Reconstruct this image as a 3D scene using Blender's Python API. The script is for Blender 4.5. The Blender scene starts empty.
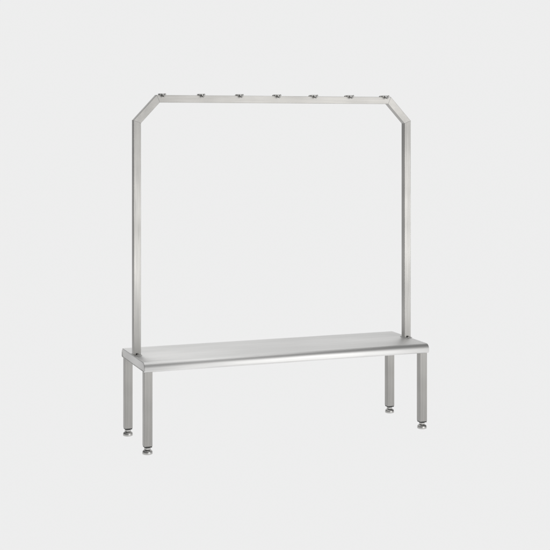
import bpy, bmesh, math
from mathutils import Vector, Matrix
S=bpy.context.scene
COL=S.collection
H=.45
TH=.359; F=1266.581; CY=125.785; CAM=(-2.328,-6.179,1.596)

# ---------------------------------------------------------------- materials
def steel(name, axis, base=(.415,.407,.392), rough=.33, bump=.05, contrast=.24, fine=170, patch=(4,4,3), mixf=.55, rv=.05):
    m=bpy.data.materials.new(name); m.use_nodes=True
    nt=m.node_tree; N=nt.nodes; L=nt.links
    b=N["Principled BSDF"]; b.inputs["Metallic"].default_value=1
    tc=N.new("ShaderNodeTexCoord"); mp=N.new("ShaderNodeMapping")
    sc=[fine]*3
    if axis is not None: sc[axis]=4
    mp.inputs["Scale"].default_value=sc
    L.new(tc.outputs["Object"],mp.inputs[0])
    n=N.new("ShaderNodeTexNoise"); n.inputs["Scale"].default_value=1; n.inputs["Detail"].default_value=5
    n.inputs["Roughness"].default_value=.65
    L.new(mp.outputs[0],n.inputs["Vector"])
    mp2=N.new("ShaderNodeMapping"); mp2.inputs["Scale"].default_value=patch
    L.new(tc.outputs["Object"],mp2.inputs[0])
    n2=N.new("ShaderNodeTexNoise"); n2.inputs["Scale"].default_value=1; n2.inputs["Detail"].default_value=2
    L.new(mp2.outputs[0],n2.inputs["Vector"])
    av=N.new("ShaderNodeMix"); av.data_type='FLOAT'; av.inputs[0].default_value=mixf
    L.new(n.outputs[0],av.inputs[2]); L.new(n2.outputs[0],av.inputs[3])
    cr=N.new("ShaderNodeMapRange"); cr.inputs["From Min"].default_value=.3; cr.inputs["From Max"].default_value=.7
    cr.inputs["To Min"].default_value=rough+rv; cr.inputs["To Max"].default_value=rough-rv
    L.new(av.outputs[0],cr.inputs[0]); L.new(cr.outputs[0],b.inputs["Roughness"])
    mx=N.new("ShaderNodeMapRange"); mx.inputs["From Min"].default_value=.38; mx.inputs["From Max"].default_value=.62
    mx.inputs["To Min"].default_value=1-contrast; mx.inputs["To Max"].default_value=1
    L.new(av.outputs[0],mx.inputs[0])
    vm=N.new("ShaderNodeVectorMath"); vm.operation='SCALE'; vm.inputs[0].default_value=base
    L.new(mx.outputs[0],vm.inputs["Scale"]); L.new(vm.outputs[0],b.inputs["Base Color"])
    if bump:
        bp=N.new("ShaderNodeBump"); bp.inputs["Strength"].default_value=bump; bp.inputs["Distance"].default_value=.001
        L.new(n.outputs[0],bp.inputs["Height"]); L.new(bp.outputs[0],b.inputs["Normal"])
    return m
M_X=steel("brushed_steel_lengthwise",0,bump=0,contrast=.12,fine=110)
M_Z=steel("brushed_steel_upright",2)
M_D=steel("brushed_steel_corner",None,fine=30,bump=0,contrast=.10)
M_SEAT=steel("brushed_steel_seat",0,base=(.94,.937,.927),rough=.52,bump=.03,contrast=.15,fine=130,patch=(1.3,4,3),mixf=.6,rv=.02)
M_HW=steel("dull_steel_hardware",2,base=(.60,.595,.58),rough=.42,bump=0,contrast=.12)
M_WELD=steel("weld_bead_steel",0,base=(.30,.295,.285),rough=.5,bump=0,contrast=.1)
def plain(name,c,r):
    m=bpy.data.materials.new(name); m.use_nodes=True; nt=m.node_tree;b=nt.nodes["Principled BSDF"]
    n=nt.nodes.new("ShaderNodeTexNoise"); n.inputs["Scale"].default_value=60
    r_=nt.nodes.new("ShaderNodeMapRange"); r_.inputs["To Min"].default_value=r-.1; r_.inputs["To Max"].default_value=r+.1
    nt.links.new(n.outputs[0],r_.inputs[0]); nt.links.new(r_.outputs[0],b.inputs["Roughness"])
    b.inputs["Base Color"].default_value=(*c,1); return m
M_CAP=plain("dark_plastic",(.05,.05,.05),.5)

mb=bpy.data.materials.new("added_glow_sweep"); mb.use_nodes=True  # plain sweep with emission added so it stays even and shadowless
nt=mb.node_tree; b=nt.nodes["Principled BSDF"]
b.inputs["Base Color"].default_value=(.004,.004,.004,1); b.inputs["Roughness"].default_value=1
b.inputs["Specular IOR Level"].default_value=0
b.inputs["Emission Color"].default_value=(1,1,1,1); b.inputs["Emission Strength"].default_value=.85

# ---------------------------------------------------------------- helpers
def obj(name,me,mat,parent=None,loc=(0,0,0)):
    o=bpy.data.objects.new(name,me); COL.objects.link(o)
    if mat and not me.materials: me.materials.append(mat)
    o.location=loc
    if parent: o.parent=parent
    return o
def mesh(bm,name,smooth=None):
    bmesh.ops.recalc_face_normals(bm,faces=bm.faces)
    me=bpy.data.meshes.new(name); bm.to_mesh(me); bm.free()
    if smooth is not None:
        for p in me.polygons: p.use_smooth=True
        me.set_sharp_from_angle(angle=math.radians(smooth))
    return me
def box(bm,c,s,bev=0):
    r=bmesh.ops.create_cube(bm,size=1); vs=r["verts"]
    for v in vs: v.co=Vector((c[0]+v.co.x*s[0],c[1]+v.co.y*s[1],c[2]+v.co.z*s[2]))
    if bev:
        es={e for v in vs for e in v.link_edges}
        bmesh.ops.bevel(bm,geom=list(es),offset=bev,segments=3,affect='EDGES',profile=.5)
def lathe(bm,prof,seg=32,c=(0,0,0)):
    rings=[]
    for r,z in prof:
        rings.append([bm.verts.new((c[0]+r*math.cos(2*math.pi*i/seg),c[1]+r*math.sin(2*math.pi*i/seg),c[2]+z)) for i in range(seg)])
    for a,b_ in zip(rings,rings[1:]):
        for i in range(seg):
            j=(i+1)%seg; bm.faces.new((a[i],a[j],b_[j],b_[i]))
    bm.faces.new(rings[0]); bm.faces.new(rings[-1][::-1])

# ---------------------------------------------------------------- sweep
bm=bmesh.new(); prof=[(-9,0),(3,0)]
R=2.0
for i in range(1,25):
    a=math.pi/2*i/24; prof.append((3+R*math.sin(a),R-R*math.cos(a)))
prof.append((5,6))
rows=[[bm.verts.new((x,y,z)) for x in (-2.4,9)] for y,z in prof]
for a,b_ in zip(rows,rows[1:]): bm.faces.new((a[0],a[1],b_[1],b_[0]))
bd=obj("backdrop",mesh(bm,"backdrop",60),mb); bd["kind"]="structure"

# ---------------------------------------------------------------- bench
root=bpy.data.objects.new("changing_room_bench",None); COL.objects.link(root)
root["label"]="brushed stainless steel changing bench with overhead coat hook rail"
root["category"]="bench"

# seat : folded sheet, rolled long edges, folded-down square ends
HX,HY,TK=.770,.232,.048
def section(inset):
    hy=HY-inset; top=H-inset; bot=H-TK+inset*.5
    r1=.028-inset; r2=.010-inset*.5; pts=[]
    for cx,cz,r,a0 in ((hy-r1,top-r1,r1,0),(-hy+r1,top-r1,r1,90),(-hy+r2,bot+r2,r2,180),(hy-r2,bot+r2,r2,270)):
        for i in range(15):
            a=math.radians(a0+90*i/14); pts.append((cx+r*math.cos(a),cz+r*math.sin(a)))
    return pts
bm=bmesh.new()
pr=[(-HX,.004),(-HX+.0012,.0012),(-HX+.004,0),(HX-.004,0),(HX-.0012,.0012),(HX,.004)]
rings=[[bm.verts.new((x,y,z)) for y,z in section(i)] for x,i in pr]
n=len(rings[0])
for a,b_ in zip(rings,rings[1:]):
    for i in range(n): bm.faces.new((a[i],a[(i+1)%n],b_[(i+1)%n],b_[i]))
for rg in (rings[0],rings[-1]):
    f=bm.faces.new(rg)
    bmesh.ops.inset_region(bm,faces=[f],thickness=.003,depth=0)
    for v in f.verts: v.co.x-=math.copysign(.003,v.co.x)
seat=obj("seat",mesh(bm,"seat",30),M_SEAT,root)

# legs
LX,LY,LW=.745,.196,.040
bm=bmesh.new(); box(bm,(0,0,(.040+H-TK+.002)/2),(LW,LW,H-TK+.002-.040),.0015)
legme=mesh(bm,"leg"); legme.materials.append(M_Z)
bm=bmesh.new()
lathe(bm,[(.009,.016),(.009,.045)],20)
lathe(bm,[(.0,.0001),(.021,.0001),(.0245,.002),(.0250,.006),(.0245,.012),(.0225,.017),(.018,.0205),(.013,.022)],36)
lathe(bm,[(.0140,.0225),(.0165,.024),(.0165,.0315),(.0140,.033)],6)
footme=mesh(bm,"levelling_foot",35); footme.materials.append(M_HW)
bm=bmesh.new(); box(bm,(0,0,.0375),(LW-.003,LW-.003,.006),.001)
capme=mesh(bm,"end_cap",40); capme.materials.append(M_CAP)
for k,(sx,sy) in enumerate(((-1,-1),(1,-1),(1,1),(-1,1))):
    l=obj("leg",legme,None,root,(sx*LX,sy*LY,0))
    obj("levelling_foot",footme,None,l)
    obj("end_cap",capme,None,l)

# hook frame: mitred square tube
PX,T1,QX,T=.750,1.616,.642,1.732; W=.037
path=[(-PX,H+.004),(-PX,T1),(-QX,T),(QX,T),(PX,T1),(PX,H+.004)]
bm=bmesh.new(); sec=[(-W/2,-W/2),(W/2,-W/2),(W/2,W/2),(-W/2,W/2)]
rings=[]; seams=[]
for i,pnt in enumerate(path):
    p=Vector(pnt)
    d0=(p-Vector(path[i-1])).normalized() if i>0 else None
    d1=(Vector(path[i+1])-p).normalized() if i<len(path)-1 else None
    if d0 is None: d0=d1
    if d1 is None: d1=d0
    n0=Vector((-d0.y,d0.x)); nb=(n0+Vector((-d1.y,d1.x))).normalized(); k=1/nb.dot(n0)
    rings.append([bm.verts.new((p.x+nb.x*k*s,t,p.y+nb.y*k*s)) for s,t in sec])
    if 0<i<len(path)-1: seams.append((p,nb,k,(d0+d1).normalized()))
le=[]
for a,b_ in zip(rings,rings[1:]):
    for i in range(4): bm.faces.new((a[i],a[(i+1)%4],b_[(i+1)%4],b_[i]))
    for i in range(4): le.append(bm.edges.get((a[i],b_[i])))
bm.faces.new(rings[0]); bm.faces.new(rings[-1])
bmesh.ops.recalc_face_normals(bm,faces=bm.faces)
bmesh.ops.bevel(bm,geom=le,offset=.0010,segments=2,affect='EDGES',profile=.5)
me=mesh(bm,"hook_frame")
me.materials.append(M_Z); me.materials.append(M_X); me.materials.append(M_D)
for p in me.polygons:
    if p.center.z>T-.03 and abs(p.center.x)<.3: p.material_index=1
    elif p.center.z>T1: p.material_index=2
frame=obj("hook_frame",me,None,root)
for p,nb,k,d in seams:
    bm=bmesh.new(); g=.0003; t=.0007; rr=[]
    for s_ in (-t,t):
        rr.append([bm.verts.new((p.x+nb.x*k*math.copysign(W/2+g,s)+d.x*s_,math.copysign(W/2+g,y),p.y+nb.y*k*math.copysign(W/2+g,s)+d.y*s_)) for s,y in sec])
    for i in range(4): bm.faces.new((rr[0][i],rr[0][(i+1)%4],rr[1][(i+1)%4],rr[1][i]))
    bm.faces.new(rr[0]); bm.faces.new(rr[1])
    obj("weld_seam",mesh(bm,"weld_seam"),M_WELD,frame)
bm=bmesh.new(); box(bm,(0,0,.0020),(.042,.066,.003),.001)
plme=mesh(bm,"base_plate",40); plme.materials.append(M_HW)
bm=bmesh.new(); lathe(bm,[(.0055,.003),(.0055,.009),(.004,.0105)],6)
boltme=mesh(bm,"bolt",30); boltme.materials.append(M_WELD)
for sx in (-1,1):
    obj("base_plate",plme,None,frame,(sx*PX,0,H))
    for sy in (-1,1): obj("bolt",boltme,None,frame,(sx*PX,sy*.026,H))

# double coat hook
def tube(bm,pts,r,seg=12):
    rs=[]
    for i,p in enumerate(pts):
        a=Vector(pts[max(i-1,0)]); b_=Vector(pts[min(i+1,len(pts)-1)]); p=Vector(p)
        d=(b_-a).normalized(); u=Vector((1,0,0)); v=d.cross(u).normalized()
        rs.append([bm.verts.new(p+u*r*math.cos(2*math.pi*k/seg)+v*r*math.sin(2*math.pi*k/seg)) for k in range(seg)])
    for a,b_ in zip(rs,rs[1:]):
        for k in range(seg): bm.faces.new((a[k],a[(k+1)%seg],b_[(k+1)%seg],b_[k]))
    bm.faces.new(rs[0]); bm.faces.new(rs[-1])
bm=bmesh.new()
z0=W/2+.004
for s in (-1,1):
    pts=[(0,0,z0),(0,s*.017,z0),(0,s*.024,z0-.004),(0,s*.030,z0-.009),(0,s*.038,z0-.011),(0,s*.046,z0-.008),(0,s*.052,z0-.001)]
    tube(bm,pts,.0048)
    bmesh.ops.create_uvsphere(bm,u_segments=14,v_segments=10,radius=.0058,matrix=Matrix.Translation(pts[-1]))
box(bm,(0,0,W/2+.004),(.034,W-.004,.008),.0016)
hookme=mesh(bm,"coat_hook",40); hookme.materials.append(M_HW)
for i in range(7):
    obj("coat_hook",hookme,None,frame,(-.618+.206*i,0,T))

# ---------------------------------------------------------------- light
w=bpy.data.worlds.new("World"); S.world=w; w.use_nodes=True
w.node_tree.nodes["Background"].inputs[0].default_value=(1,1,1,1)
w.node_tree.nodes["Background"].inputs[1].default_value=.10
def area(name,loc,tgt,size,e,col=(1,1,1)):
    l=bpy.data.lights.new(name,'AREA'); l.shape='RECTANGLE'; l.size,l.size_y=size; l.energy=e; l.color=col
    o=bpy.data.objects.new(name,l); COL.objects.link(o); o.location=loc
    o.rotation_euler=(Vector(tgt)-Vector(loc)).to_track_quat('-Z','Y').to_euler(); return o
area("added_key_light",(3.0,-6.5,2.0),(0,0,.9),(4.4,4),98,(1,.995,.985))  # unseen area light, added to lift the front faces of the tubes
area("added_leg_fill",(1.5,-5.0,.55),(0,0,.3),(3,.9),30)  # unseen low area light, added to brighten the leg fronts
area("top_area_light",(-.5,.6,4.4),(0,.2,.5),(5,4),70)  # overhead area light, outside the view

# ---------------------------------------------------------------- camera
cd=bpy.data.cameras.new("camera"); cam=bpy.data.objects.new("camera",cd); COL.objects.link(cam)
cd.sensor_width=36; cd.lens=36*F/550; cd.shift_y=-(275-CY)/550; cd.clip_end=200
cam.location=CAM; cam.rotation_euler=(math.pi/2,0,-TH); S.camera=cam
S.view_settings.view_transform='Standard'; S.view_settings.look='None'; S.view_settings.exposure=0
